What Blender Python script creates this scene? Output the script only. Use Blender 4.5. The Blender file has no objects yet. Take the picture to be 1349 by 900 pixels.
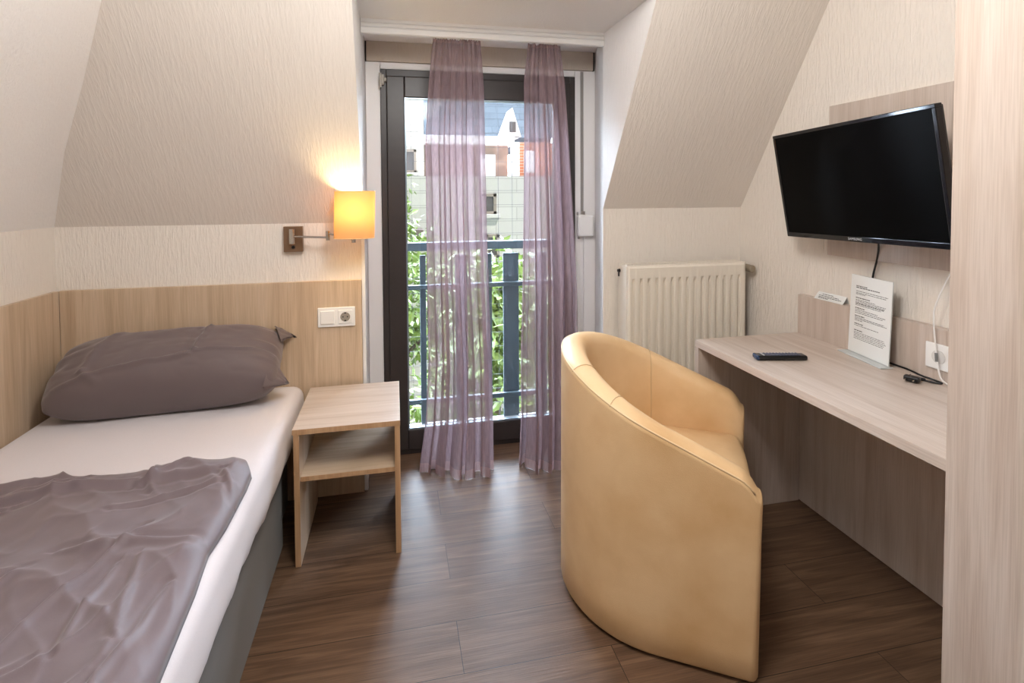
import bpy, bmesh, math, random
from mathutils import Vector, Matrix, noise
from math import sin, cos, pi, radians, sqrt, exp
S = bpy.context.scene
COL = S.collection
random.seed(7)

# ------------------------------------------------------------------ camera, sky, sun, lamps, exposure
CAM = bpy.data.cameras.new('camera')
cam = bpy.data.objects.new('camera', CAM); COL.objects.link(cam)
FW = Vector((0.20732, 0.97772, -0.03291)).normalized()
RT = Vector((0.97819, -0.20762, -0.00590)); RT = (RT - FW * RT.dot(FW)).normalized()
UP = RT.cross(FW)
mw = Matrix.Identity(4)
for i in range(3):
    mw[i][0] = RT[i]; mw[i][1] = UP[i]; mw[i][2] = -FW[i]
mw[2][3] = 1.3551
cam.matrix_world = mw
CAM.sensor_fit = 'HORIZONTAL'; CAM.sensor_width = 36.0
CAM.lens = 697.27 / 1349 * 36
CAM.shift_x = (674.5 - 667.65) / 1349
CAM.shift_y = (279.63 - 450.0) / 1349
CAM.clip_start = 0.05; CAM.clip_end = 200
S.camera = cam

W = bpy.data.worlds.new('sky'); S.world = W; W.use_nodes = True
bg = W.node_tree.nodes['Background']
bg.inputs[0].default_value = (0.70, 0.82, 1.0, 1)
# sky boosted beyond the houses (+Y) to push daylight indoors, dim behind the viewer
WN, WL = W.node_tree.nodes, W.node_tree.links
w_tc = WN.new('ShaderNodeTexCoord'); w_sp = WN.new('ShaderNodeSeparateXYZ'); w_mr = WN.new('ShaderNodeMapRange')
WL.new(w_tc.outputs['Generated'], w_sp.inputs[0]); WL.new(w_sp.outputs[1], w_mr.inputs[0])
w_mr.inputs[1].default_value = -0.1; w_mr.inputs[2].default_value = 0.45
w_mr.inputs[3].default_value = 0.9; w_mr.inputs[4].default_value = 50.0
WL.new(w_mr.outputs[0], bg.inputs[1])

def add_light(name, kind, loc, color, energy, rot=(0, 0, 0), **kw):
    L = bpy.data.lights.new(name, kind); L.color = color; L.energy = energy
    for k, v in kw.items(): setattr(L, k, v)
    o = bpy.data.objects.new(name, L); COL.objects.link(o); o.location = loc; o.rotation_euler = rot
    return o
def aim(o, d): o.rotation_euler = Vector(d).to_track_quat('-Z', 'Y').to_euler()
sun = add_light('sun', 'SUN', (0, -5, 20), (1.0, 0.95, 0.86), 3.2, angle=radians(1.0))
aim(sun, (-0.45, 0.62, -0.75))
lamp = add_light('ceiling_lamp_light', 'POINT', (0.22, 0.85, 2.24), (1.0, 0.98, 0.96), 52, shadow_soft_size=0.22)
por = add_light('door_sky_portal', 'AREA', (0.46, 2.87, 1.0), (1, 1, 1), 1.0, shape='RECTANGLE', size=1.0, size_y=2.0)
aim(por, (0, -1, 0)); por.data.cycles.is_portal = True

vs = S.view_settings
S.display_settings.display_device = 'sRGB'
vs.view_transform = 'Standard'; vs.look = 'None'; vs.gamma = 1.0; vs.use_curve_mapping = False
vs.exposure = 0.12

# ------------------------------------------------------------------ helpers
ORG = {}
def obj(name, bm, mat, parent=None, loc=None, smooth=False):
    """link a bmesh (world coordinates) as ONE mesh object"""
    if parent is not None: org = ORG[parent.name]
    else: org = Vector(loc) if loc is not None else Vector((0, 0, 0))
    bm.normal_update()
    for v in bm.verts: v.co -= org
    me = bpy.data.meshes.new(name); bm.to_mesh(me); bm.free()
    me.materials.append(mat)
    if smooth:
        for p in me.polygons: p.use_smooth = True
    o = bpy.data.objects.new(name, me); COL.objects.link(o)
    if parent is not None: o.parent = parent
    else: o.location = org
    ORG[o.name] = org
    return o
def tag(o, label=None, cat=None, group=None, kind=None):
    if label: o['label'] = label
    if cat: o['category'] = cat
    if group: o['group'] = group
    if kind: o['kind'] = kind
    return o
def thing(name, label, cat, loc, group=None):
    o = bpy.data.objects.new(name, None); COL.objects.link(o); o.location = loc
    o.empty_display_size = .1
    ORG[o.name] = Vector(loc)
    return tag(o, label, cat, group)
def struct(name, bm, mat, parent=None, smooth=False):
    o = obj(name, bm, mat, parent, smooth=smooth); o['kind'] = 'structure'; return o
def NB(): return bmesh.new()
def box(bm, x0, x1, y0, y1, z0, z1, bev=0.0, M=None, seg=2):
    vs_ = [bm.verts.new(Vector((x, y, z))) for x in (x0, x1) for y in (y0, y1) for z in (z0, z1)]
    F = [(0, 1, 3, 2), (4, 6, 7, 5), (0, 4, 5, 1), (2, 3, 7, 6), (0, 2, 6, 4), (1, 5, 7, 3)]
    fs = [bm.faces.new([vs_[i] for i in f]) for f in F]
    if M is not None:
        for v in vs_: v.co = M @ v.co
    if bev > 0:
        es = {e for f in fs for e in f.edges}
        bmesh.ops.bevel(bm, geom=list(es), offset=bev, segments=seg, affect='EDGES', profile=.5)
    return bm
def bx(*a, **k): return box(NB(), *a, **k)
def poly(bm, pts):
    return bm.faces.new([bm.verts.new(Vector(p)) for p in pts])
def polys(*lists):
    bm = NB()
    for l in lists: poly(bm, l)
    return bm
def tube(bm, pts, r, seg=10, cap=True):
    pts = [Vector(p) for p in pts]; rings = []
    t0 = (pts[1] - pts[0]).normalized()
    n = t0.orthogonal().normalized()
    for i, p in enumerate(pts):
        t = (pts[min(i + 1, len(pts) - 1)] - pts[max(i - 1, 0)]).normalized()
        n = (n - t * n.dot(t)).normalized(); b = t.cross(n)
        rr = r[i] if isinstance(r, (list, tuple)) else r
        rings.append([bm.verts.new(p + n * (rr * cos(2 * pi * k / seg)) + b * (rr * sin(2 * pi * k / seg))) for k in range(seg)])
    for a, b in zip(rings, rings[1:]):
        for k in range(seg): bm.faces.new((a[k], a[(k + 1) % seg], b[(k + 1) % seg], b[k]))
    if cap:
        bm.faces.new(rings[0][::-1]); bm.faces.new(rings[-1])
    return bm
def spline(pts, n=10):
    P = [Vector(p) for p in pts]; P = [P[0] * 2 - P[1]] + P + [P[-1] * 2 - P[-2]]; out = []
    for i in range(1, len(P) - 2):
        for k in range(n):
            t = k / n
            out.append(0.5 * (2 * P[i] + (P[i + 1] - P[i - 1]) * t + (2 * P[i - 1] - 5 * P[i] + 4 * P[i + 1] - P[i + 2]) * t * t + (3 * P[i] - P[i - 1] - 3 * P[i + 1] + P[i + 2]) * t ** 3))
    out.append(P[-2]); return out
def grid(bm, nu, nv, fn, wrap=False):
    V = [[bm.verts.new(Vector(fn(i / (nu if wrap else nu - 1), j / (nv - 1)))) for j in range(nv)] for i in range(nu)]
    for i in range(nu if wrap else nu - 1):
        a, b = V[i], V[(i + 1) % nu]
        for j in range(nv - 1): bm.faces.new((a[j], b[j], b[j + 1], a[j + 1]))
    return V
def lerp(a, b, t): return a + (b - a) * t
def interp(tab, x):
    if x <= tab[0][0]: return tab[0][1]
    for (a, b), (c, d) in zip(tab, tab[1:]):
        if x <= c: return lerp(b, d, (x - a) / (c - a))
    return tab[-1][1]
def nz(x, y, z=0.0): return noise.noise(Vector((x, y, z)))

# ------------------------------------------------------------------ materials
def mat(name):
    m = bpy.data.materials.new(name); m.use_nodes = True
    return m, m.node_tree.nodes, m.node_tree.links, m.node_tree.nodes['Principled BSDF']
def srgb(r, g, b):
    f = lambda c: (c / 255 / 12.92) if c / 255 <= .04045 else ((c / 255 + .055) / 1.055) ** 2.4
    return (f(r), f(g), f(b), 1)
def plain(name, col, rough=.5, metal=0.0, noise_amt=0.0, scale=40, bump=0.0, spec=.5):
    m, N, L, P = mat(name)
    P.inputs['Base Color'].default_value = col; P.inputs['Roughness'].default_value = rough
    P.inputs['Metallic'].default_value = metal; P.inputs['Specular IOR Level'].default_value = spec
    tc = N.new('ShaderNodeTexCoord'); nt = N.new('ShaderNodeTexNoise'); nt.inputs['Scale'].default_value = scale
    nt.inputs['Detail'].default_value = 4
    L.new(tc.outputs['Object'], nt.inputs['Vector'])
    if noise_amt:
        mx = N.new('ShaderNodeMix'); mx.data_type = 'RGBA'; mx.blend_type = 'MULTIPLY'
        mx.inputs[6].default_value = col
        cr = N.new('ShaderNodeValToRGB'); cr.color_ramp.elements[0].position = .3; cr.color_ramp.elements[1].position = .7
        k = 1 - noise_amt; cr.color_ramp.elements[0].color = (k, k, k, 1); cr.color_ramp.elements[1].color = (1, 1, 1, 1)
        L.new(nt.outputs['Fac'], cr.inputs[0]); mx.inputs[0].default_value = 1
        L.new(cr.outputs[0], mx.inputs[7]); L.new(mx.outputs[2], P.inputs['Base Color'])
    if bump:
        b = N.new('ShaderNodeBump'); b.inputs['Strength'].default_value = bump; b.inputs['Distance'].default_value = .002
        L.new(nt.outputs['Fac'], b.inputs['Height']); L.new(b.outputs[0], P.inputs['Normal'])
    return m
def plaster(name, col, sc=(120, 120, 16), strength=.5, dist=.003):
    m, N, L, P = mat(name)
    P.inputs['Roughness'].default_value = .85; P.inputs['Specular IOR Level'].default_value = .2
    tc = N.new('ShaderNodeTexCoord'); mp = N.new('ShaderNodeMapping'); mp.inputs['Scale'].default_value = sc
    L.new(tc.outputs['Object'], mp.inputs[0])
    n1 = N.new('ShaderNodeTexNoise'); n1.inputs['Scale'].default_value = 1; n1.inputs['Detail'].default_value = 3
    n1.inputs['Distortion'].default_value = .6
    L.new(mp.outputs[0], n1.inputs['Vector'])
    n2 = N.new('ShaderNodeTexNoise'); n2.inputs['Scale'].default_value = 160; L.new(tc.outputs['Object'], n2.inputs['Vector'])
    cr = N.new('ShaderNodeValToRGB'); cr.color_ramp.elements[0].position = .42; cr.color_ramp.elements[1].position = .62
    L.new(n1.outputs['Fac'], cr.inputs[0])
    ad = N.new('ShaderNodeMath'); ad.operation = 'MULTIPLY_ADD'; ad.inputs[1].default_value = .25
    L.new(n2.outputs['Fac'], ad.inputs[0]); L.new(cr.outputs[0], ad.inputs[2])
    b = N.new('ShaderNodeBump'); b.inputs['Strength'].default_value = strength; b.inputs['Distance'].default_value = dist
    L.new(ad.outputs[0], b.inputs['Height']); L.new(b.outputs[0], P.inputs['Normal'])
    n3 = N.new('ShaderNodeTexNoise'); n3.inputs['Scale'].default_value = 2.2; n3.inputs['Detail'].default_value = 3
    L.new(tc.outputs['Object'], n3.inputs['Vector'])
    mx = N.new('ShaderNodeMix'); mx.data_type = 'RGBA'
    mx.inputs[6].default_value = tuple(c * .95 for c in col[:3]) + (1,); mx.inputs[7].default_value = col
    L.new(n3.outputs['Fac'], mx.inputs[0]); L.new(mx.outputs[2], P.inputs['Base Color'])
    return m
def wood(name, cols, axis='Z', rough=.42, sc=22, seed=0.0, fine=.5):
    """laminate with grain running along axis; cols dark, mid, light"""
    m, N, L, P = mat(name)
    tc = N.new('ShaderNodeTexCoord'); mp = N.new('ShaderNodeMapping')
    s = [sc, sc, sc]; s['XYZ'.index(axis)] = sc * .06; mp.inputs['Scale'].default_value = s
    mp.inputs['Location'].default_value = (seed, seed * 1.7, seed * .3)
    L.new(tc.outputs['Object'], mp.inputs[0])
    n1 = N.new('ShaderNodeTexNoise'); n1.inputs['Scale'].default_value = 1; n1.inputs['Detail'].default_value = 5; n1.inputs['Distortion'].default_value = .8
    L.new(mp.outputs[0], n1.inputs['Vector'])
    mp2 = N.new('ShaderNodeMapping'); s2 = [sc * 16] * 3; s2['XYZ'.index(axis)] = sc * .35; mp2.inputs['Scale'].default_value = s2
    L.new(tc.outputs['Object'], mp2.inputs[0])
    n2 = N.new('ShaderNodeTexNoise'); n2.inputs['Scale'].default_value = 1; n2.inputs['Detail'].default_value = 2
    L.new(mp2.outputs[0], n2.inputs['Vector'])
    cr = N.new('ShaderNodeValToRGB'); E_ = cr.color_ramp.elements
    E_[0].position = .28; E_[0].color = cols[0]; E_[1].position = .72; E_[1].color = cols[2]
    e = E_.new(.5); e.color = cols[1]
    L.new(n1.outputs['Fac'], cr.inputs[0])
    cr2 = N.new('ShaderNodeValToRGB'); cr2.color_ramp.elements[0].position = .35; cr2.color_ramp.elements[1].position = .6
    k = 1 - .22 * fine; cr2.color_ramp.elements[0].color = (k, k * .985, k * .97, 1); cr2.color_ramp.elements[1].color = (1, 1, 1, 1)
    L.new(n2.outputs['Fac'], cr2.inputs[0])
    mx = N.new('ShaderNodeMix'); mx.data_type = 'RGBA'; mx.blend_type = 'MULTIPLY'; mx.inputs[0].default_value = 1
    L.new(cr.outputs[0], mx.inputs[6]); L.new(cr2.outputs[0], mx.inputs[7]); L.new(mx.outputs[2], P.inputs['Base Color'])
    P.inputs['Roughness'].default_value = rough
    b = N.new('ShaderNodeBump'); b.inputs['Strength'].default_value = .12; b.inputs['Distance'].default_value = .001
    L.new(n2.outputs['Fac'], b.inputs['Height']); L.new(b.outputs[0], P.inputs['Normal'])
    return m
def floor_mat():
    m, N, L, P = mat('oak_plank_floor')
    tc = N.new('ShaderNodeTexCoord')
    br = N.new('ShaderNodeTexBrick'); br.inputs['Scale'].default_value = 1
    br.inputs['Brick Width'].default_value = 1.2; br.inputs['Row Height'].default_value = .19; br.inputs['Mortar Size'].default_value = .0012
    br.inputs['Mortar Smooth'].default_value = .3; br.inputs['Bias'].default_value = 0
    br.inputs['Color1'].default_value = (.2, .2, .2, 1); br.inputs['Color2'].default_value = (.8, .8, .8, 1); br.inputs['Mortar'].default_value = (0, 0, 0, 1)
    br.offset = .37
    mpb = N.new('ShaderNodeMapping'); mpb.inputs['Location'].default_value = (.58, .07, 0)
    L.new(tc.outputs['Object'], mpb.inputs[0]); L.new(mpb.outputs[0], br.inputs['Vector'])
    mp = N.new('ShaderNodeMapping'); mp.inputs['Scale'].default_value = (3.0, 44, 44)
    L.new(tc.outputs['Object'], mp.inputs[0])
    off = N.new('ShaderNodeVectorMath'); off.operation = 'MULTIPLY_ADD'; off.inputs[1].default_value = (37, 11, 23)
    L.new(br.outputs['Color'], off.inputs[0]); L.new(mp.outputs[0], off.inputs[2])
    n1 = N.new('ShaderNodeTexNoise'); n1.inputs['Scale'].default_value = .55; n1.inputs['Detail'].default_value = 6; n1.inputs['Distortion'].default_value = 1.6
    L.new(off.outputs[0], n1.inputs['Vector'])
    mp2 = N.new('ShaderNodeMapping'); mp2.inputs['Scale'].default_value = (8, 240, 240); L.new(tc.outputs['Object'], mp2.inputs[0])
    n2 = N.new('ShaderNodeTexNoise'); n2.inputs['Scale'].default_value = 1; n2.inputs['Detail'].default_value = 2
    L.new(mp2.outputs[0], n2.inputs['Vector'])
    cr = N.new('ShaderNodeValToRGB'); E_ = cr.color_ramp.elements
    E_[0].position = .25; E_[0].color = srgb(80, 60, 46); E_[1].position = .78; E_[1].color = srgb(128, 101, 79)
    e = E_.new(.5); e.color = srgb(103, 79, 61)
    L.new(n1.outputs['Fac'], cr.inputs[0])
    pv = N.new('ShaderNodeMath'); pv.operation = 'MULTIPLY_ADD'; pv.inputs[1].default_value = .3; pv.inputs[2].default_value = .80
    L.new(br.outputs['Color'], pv.inputs[0])
    fg = N.new('ShaderNodeMath'); fg.operation = 'MULTIPLY_ADD'; fg.inputs[1].default_value = .9; fg.inputs[2].default_value = .55
    L.new(n2.outputs['Fac'], fg.inputs[0])
    mm = N.new('ShaderNodeMath'); mm.operation = 'MULTIPLY'; L.new(pv.outputs[0], mm.inputs[0]); L.new(fg.outputs[0], mm.inputs[1])
    mx = N.new('ShaderNodeMix'); mx.data_type = 'RGBA'; mx.blend_type = 'MULTIPLY'; mx.inputs[0].default_value = 1
    L.new(cr.outputs[0], mx.inputs[6]); L.new(mm.outputs[0], mx.inputs[7])
    gap = N.new('ShaderNodeMix'); gap.data_type = 'RGBA'; gap.inputs[7].default_value = (.012, .009, .007, 1)
    L.new(br.outputs['Fac'], gap.inputs[0]); L.new(mx.outputs[2], gap.inputs[6]); L.new(gap.outputs[2], P.inputs['Base Color'])
    P.inputs['Roughness'].default_value = .42
    P.inputs['Specular IOR Level'].default_value = .36
    b = N.new('ShaderNodeBump'); b.inputs['Strength'].default_value = .35; b.inputs['Distance'].default_value = .0015
    L.new(n2.outputs['Fac'], b.inputs['Height']); L.new(b.outputs[0], P.inputs['Normal'])
    return m
def sheer(name, col, t):
    """woven sheer: holes let light straight through, threads scatter and transmit"""
    m, N, L, P = mat(name)
    N.remove(P); out = N['Material Output']
    tr = N.new('ShaderNodeBsdfTransparent'); df = N.new('ShaderNodeBsdfDiffuse'); tl = N.new('ShaderNodeBsdfTranslucent')
    df.inputs[0].default_value = col; tl.inputs[0].default_value = col
    mx = N.new('ShaderNodeMixShader'); mx.inputs[0].default_value = .35; L.new(df.outputs[0], mx.inputs[1]); L.new(tl.outputs[0], mx.inputs[2])
    tc = N.new('ShaderNodeTexCoord'); mp = N.new('ShaderNodeMapping'); mp.inputs['Scale'].default_value = (260, 260, 22)
    L.new(tc.outputs['Object'], mp.inputs[0])
    nt = N.new('ShaderNodeTexNoise'); nt.inputs['Scale'].default_value = 1; nt.inputs['Detail'].default_value = 2; L.new(mp.outputs[0], nt.inputs['Vector'])
    ma = N.new('ShaderNodeMath'); ma.operation = 'MULTIPLY_ADD'; ma.inputs[1].default_value = .5; ma.inputs[2].default_value = 1 - t - .25
    L.new(nt.outputs['Fac'], ma.inputs[0])
    m2 = N.new('ShaderNodeMixShader'); L.new(ma.outputs[0], m2.inputs[0]); L.new(tr.outputs[0], m2.inputs[1]); L.new(mx.outputs[0], m2.inputs[2])
    L.new(m2.outputs[0], out.inputs[0])
    return m
def glass_mat(name):
    m, N, L, P = mat(name); N.remove(P); out = N['Material Output']
    tr = N.new('ShaderNodeBsdfTransparent'); tr.inputs[0].default_value = (.96, .98, .98, 1)
    gl = N.new('ShaderNodeBsdfGlossy'); gl.inputs['Roughness'].default_value = .02
    fr = N.new('ShaderNodeFresnel'); fr.inputs[0].default_value = 1.45
    mx = N.new('ShaderNodeMixShader'); L.new(fr.outputs[0], mx.inputs[0]); L.new(tr.outputs[0], mx.inputs[1]); L.new(gl.outputs[0], mx.inputs[2])
    L.new(mx.outputs[0], out.inputs[0]); return m
def fabric(name, col, rough=.8, bump=.3, sheen=.2, scale=700):
    m = plain(name, col, rough, noise_amt=.08, scale=scale, bump=bump, spec=.25)
    m.node_tree.nodes['Principled BSDF'].inputs['Sheen Weight'].default_value = sheen
    return m
def leather():
    m, N, L, P = mat('cream_leatherette')
    tc = N.new('ShaderNodeTexCoord')
    n1 = N.new('ShaderNodeTexNoise'); n1.inputs['Scale'].default_value = 5; n1.inputs['Detail'].default_value = 6; L.new(tc.outputs['Object'], n1.inputs['Vector'])
    cr = N.new('ShaderNodeValToRGB'); E_ = cr.color_ramp.elements
    E_[0].position = .3; E_[0].color = srgb(220, 180, 130); E_[1].position = .62; E_[1].color = srgb(236, 202, 156)
    L.new(n1.outputs['Fac'], cr.inputs[0]); L.new(cr.outputs[0], P.inputs['Base Color'])
    v = N.new('ShaderNodeTexVoronoi'); v.inputs['Scale'].default_value = 420; L.new(tc.outputs['Object'], v.inputs['Vector'])
    n2 = N.new('ShaderNodeTexNoise'); n2.inputs['Scale'].default_value = 9; L.new(tc.outputs['Object'], n2.inputs['Vector'])
    ad = N.new('ShaderNodeMath'); ad.operation = 'MULTIPLY_ADD'; ad.inputs[1].default_value = 3; L.new(n2.outputs['Fac'], ad.inputs[0]); L.new(v.outputs['Distance'], ad.inputs[2])
    b = N.new('ShaderNodeBump'); b.inputs['Strength'].default_value = .25; b.inputs['Distance'].default_value = .0012
    L.new(ad.outputs[0], b.inputs['Height']); L.new(b.outputs[0], P.inputs['Normal'])
    P.inputs['Roughness'].default_value = .46
    return m
def leaf_mat(name, c0, c1):
    m, N, L, P = mat(name)
    tc = N.new('ShaderNodeTexCoord'); nt = N.new('ShaderNodeTexNoise'); nt.inputs['Scale'].default_value = 7; L.new(tc.outputs['Object'], nt.inputs['Vector'])
    mx = N.new('ShaderNodeMix'); mx.data_type = 'RGBA'; mx.inputs[6].default_value = c0; mx.inputs[7].default_value = c1
    L.new(nt.outputs['Fac'], mx.inputs[0]); L.new(mx.outputs[2], P.inputs['Base Color'])
    P.inputs['Roughness'].default_value = .45
    return m
def tiles(name, col, col2, w, h, mortar, rough=.8):
    m, N, L, P = mat(name)
    tc = N.new('ShaderNodeTexCoord'); sp = N.new('ShaderNodeSeparateXYZ'); cb = N.new('ShaderNodeCombineXYZ')
    L.new(tc.outputs['Object'], sp.inputs[0]); L.new(sp.outputs[0], cb.inputs[0]); L.new(sp.outputs[2], cb.inputs[1])
    br = N.new('ShaderNodeTexBrick'); br.inputs['Scale'].default_value = 1; br.inputs['Brick Width'].default_value = w; br.inputs['Row Height'].default_value = h
    br.inputs['Mortar Size'].default_value = .012; br.inputs['Color1'].default_value = col; br.inputs['Color2'].default_value = col2; br.inputs['Mortar'].default_value = mortar
    L.new(cb.outputs[0], br.inputs['Vector']); L.new(br.outputs['Color'], P.inputs['Base Color'])
    P.inputs['Roughness'].default_value = rough
    return m

M_wall = plaster('cream_plaster', srgb(238, 230, 220))
M_slope = plaster('cream_plaster_slope', srgb(232, 224, 215), sc=(110, 18, 12), strength=.3, dist=.003)
M_white = plain('white_lacquer', srgb(238, 236, 234), .45)
M_reveal = plaster('white_plaster', srgb(243, 240, 237), strength=.25)
OAKC = (srgb(190, 164, 136), srgb(205, 181, 153), srgb(215, 193, 168))
ASHC = (srgb(190, 172, 158), srgb(203, 188, 176), srgb(212, 199, 189))
M_oak = wood('light_oak_laminate', OAKC, 'Z', seed=3)
M_oakX = wood('light_oak_laminate_edge', OAKC, 'X', seed=5)
M_ash = wood('pale_ash_laminate', ASHC, 'Z', seed=1)
M_ashY = wood('pale_ash_laminate_long', ASHC, 'Y', seed=8, rough=.36)
M_ashX = wood('pale_ash_laminate_cross', ASHC, 'X', seed=8)
M_floor = floor_mat()
M_black = plain('black_plastic', (.008, .008, .009, 1), .3)
M_gloss = plain('gloss_black', (.006, .006, .008, 1), .08)
M_screen = plain('dark_screen', (.0015, .0015, .0015, 1), .35, spec=.05)
M_frame = plain('anthracite_frame', srgb(58, 52, 50), .38, noise_amt=.1)
M_chrome = plain('brushed_steel', srgb(190, 186, 180), .22, metal=1)
M_bronze = plain('bronze_plate', srgb(140, 112, 88), .35, metal=.7)
M_plastic = plain('white_plastic', srgb(240, 239, 236), .32)
M_rad = plain('cream_radiator_enamel', srgb(236, 228, 214), .35)
M_sheet = fabric('white_jersey_sheet', srgb(228, 222, 225), .85)
M_mauve = fabric('mauve_satin', srgb(116, 102, 106), .46, bump=.12, sheen=.3)
M_mauve2 = fabric('mauve_satin_pillow', srgb(112, 99, 99), .55, bump=.12, sheen=.25)
M_base = fabric('grey_bed_base_fabric', srgb(92, 88, 83), .9)
M_leather = leather()
M_pipe = plain('leather_piping', srgb(226, 196, 154), .45)
M_glass = glass_mat('clear_glass')
M_sheer = sheer('mauve_sheer', srgb(160, 137, 142), .28)
M_hem = sheer('mauve_sheer_hem', srgb(166, 138, 138), .12)
M_ink = plain('ink', (.03, .03, .03, 1), .7)
M_paper = plain('white_paper', srgb(236, 238, 236), .6)
M_rail = plain('blue_grey_steel', srgb(62, 74, 80), .5)
M_dark = plain('dark_gap', (.01, .01, .01, 1), .8)

# ------------------------------------------------------------------ room shell
KS = 1.5404
def slopeY(z): return 2.4526 - (z - 1.2827) / KS
ZC = 2.5; XL, XR = -1.355, 1.77; YB = -1.7
ZL = 1.2336; YKL = 2.4845; ZK = 1.2827; YKR = 2.4526
CL, CR = -0.138, 1.005; ZD = 2.137; YDF = slopeY(ZD); YW = 2.80; XRW = 1.10
hipxz = [(-1.355, ZL), (-1.339, 1.2638), (-1.2094, 1.5263), (-1.0625, 1.7651), (-.9276, 1.9992), (-.64, ZC)]
struct('floor', bx(XL - .1, XR + .1, YB - .1, YW + .14, -.1, 0), M_floor)
struct('ceiling', polys([(-.64, YB, ZC), (XR, YB, ZC), (XR, slopeY(ZC), ZC), (-.64, slopeY(ZC), ZC)]), M_reveal)
struct('wall_back', polys([(XL, YB, 0), (XR, YB, 0), (XR, YB, ZC), (-.64, YB, ZC), (XL, YB, ZL)]), M_wall)
struct('wall_left', polys([(XL, YB, 0), (XL, YB, ZL), (XL, slopeY(ZL), ZL), (XL, YKL, 0)]), M_wall)
struct('wall_right', polys([(XR, YB, 0), (XR, YB, ZC), (XR, slopeY(ZC), ZC), (XR, YKR, ZK), (XR, YKR, 0)]), M_wall)
struct('wall_knee_left', polys([(XL, YKL, 0), (XL, YKL, ZL), (CL, YKL, ZL), (CL, YKL, 0)]), M_wall)
struct('wall_knee_right', polys([(CR, YKR, 0), (CR, YKR, ZK), (XR, YKR, ZK), (XR, YKR, 0)]), M_wall)
bm = NB()
for (x0, z0), (x1, z1) in zip(hipxz, hipxz[1:]):
    poly(bm, [(x0, YB, z0), (x1, YB, z1), (x1, slopeY(z1), z1), (x0, slopeY(z0), z0)])
bmesh.ops.remove_doubles(bm, verts=bm.verts, dist=1e-5)
struct('ceiling_slope_left', bm, M_reveal, smooth=True)
left = [(x, slopeY(z), z) for x, z in hipxz]
struct('ceiling_slope_back', polys(left + [(CL, slopeY(ZC), ZC), (CL, slopeY(ZL), ZL)]), M_slope)
struct('ceiling_slope_right', polys([(CR, YKR, ZK), (XR, YKR, ZK), (XR, slopeY(ZC), ZC), (CR, slopeY(ZC), ZC)]), M_slope)
struct('ceiling_slope_above_dormer', polys([(CL, YDF, ZD), (CR, YDF, ZD), (CR, slopeY(ZC), ZC), (CL, slopeY(ZC), ZC)]), M_slope)
struct('ceiling_dormer', polys([(CL, YDF, ZD), (CR, YDF, ZD), (CR, YKR, ZD), (XRW, YW, ZD), (CL, YW, ZD)]), M_reveal)
struct('wall_dormer_left', polys([(CL, YKL, 0), (CL, YKL, ZL), (CL, YDF, ZD), (CL, YW, ZD), (CL, YW, 0)]), M_reveal)
bm = polys([(CR, YKR, ZK), (CR, YKR, ZD), (CR, YDF, ZD)], [(CR, YKR, 0), (CR, YKR, ZK), (CR, YKR, ZD), (XRW, YW, ZD), (XRW, YW, 0)])
bmesh.ops.remove_doubles(bm, verts=bm.verts, dist=1e-5)
struct('wall_dormer_right', bm, M_reveal)
DX0, DX1, DZ = -.0636, .9764, 1.998
bm = NB()
box(bm, CL - .1, DX0, YW, YW + .12, 0, ZD + .1); box(bm, DX1, XRW + .1, YW, YW + .12, 0, ZD + .1); box(bm, DX0, DX1, YW, YW + .12, DZ, ZD + .1)
struct('wall_window', bm, M_white)
# white casing around the door opening
struct('trim_1', bx(CL + .002, DX0 - .001, YW - .012, YW - .0005, 0, 2.034, bev=.002), M_white)
bm = NB(); box(bm, DX1 + .001, 1.010, YW - .012, YW - .0005, 0, 2.034, bev=.002); box(bm, 1.028, XRW - .008, YW - .012, YW - .0005, 0, 2.034, bev=.002)
struct('trim_2', bm, M_white)
struct('trim_3', bx(DX0, DX1, YW - .012, YW - .0005, DZ + .002, 2.034, bev=.002), M_white)
struct('trim_4', bx(CL - .012, CL + .004, YKL - .012, YKL + .006, 0, ZL + .01, bev=.003), M_white)

# balcony door: outer frame, leaf, pane
d1 = struct('door_1', bx(DX0, DX0 + .03, YW - .02, YW + .07, 0, DZ, bev=.002), M_frame)
bm = NB(); box(bm, DX1 - .03, DX1, YW - .02, YW + .07, 0, DZ, bev=.002); box(bm, DX0 + .03, DX1 - .03, YW - .02, YW + .07, DZ - .035, DZ, bev=.002)
box(bm, DX0 + .03, DX1 - .03, YW - .02, YW + .07, 0, .025, bev=.002)
struct('door_frame', bm, M_frame, d1)
LX0, LX1 = DX0 + .0302, DX1 - .0302
bm = NB()
box(bm, LX0, .056, YW - .032, YW + .04, .0252, DZ - .0352, bev=.005); box(bm, .86, LX1, YW - .032, YW + .04, .0252, DZ - .0352, bev=.005)
box(bm, .056, .86, YW - .031, YW + .04, 1.856, DZ - .0352, bev=.005); box(bm, .056, .86, YW - .031, YW + .04, .0252, .128, bev=.005)
struct('door_leaf', bm, M_frame, d1)
bm = NB()
for a in ((.056, .064, .128, 1.856), (.852, .86, .128, 1.856), (.064, .852, 1.848, 1.856), (.064, .852, .128, .138)):
    box(bm, a[0], a[1], YW - .024, YW - .004, a[2], a[3])
struct('glazing_bead', bm, plain('aluminium_bead', srgb(150, 165, 175), .3, metal=.6), d1)
struct('window_pane', bx(.060, .856, YW + .004, YW + .010, .132, 1.852), M_glass, d1)
bm = NB(); box(bm, -.066, -.043, YW - .05, YW - .02, 1.915, 1.965, bev=.004); tube(bm, [(-.062, YW - .05, 1.90), (-.062, YW - .05, 1.97)], .006); box(bm, -.05, -.032, YW - .045, YW - .02, 1.93, 1.95, bev=.003)
struct('door_hinge', bm, plain('grey_hinge', srgb(176, 170, 160), .5), d1)
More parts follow.
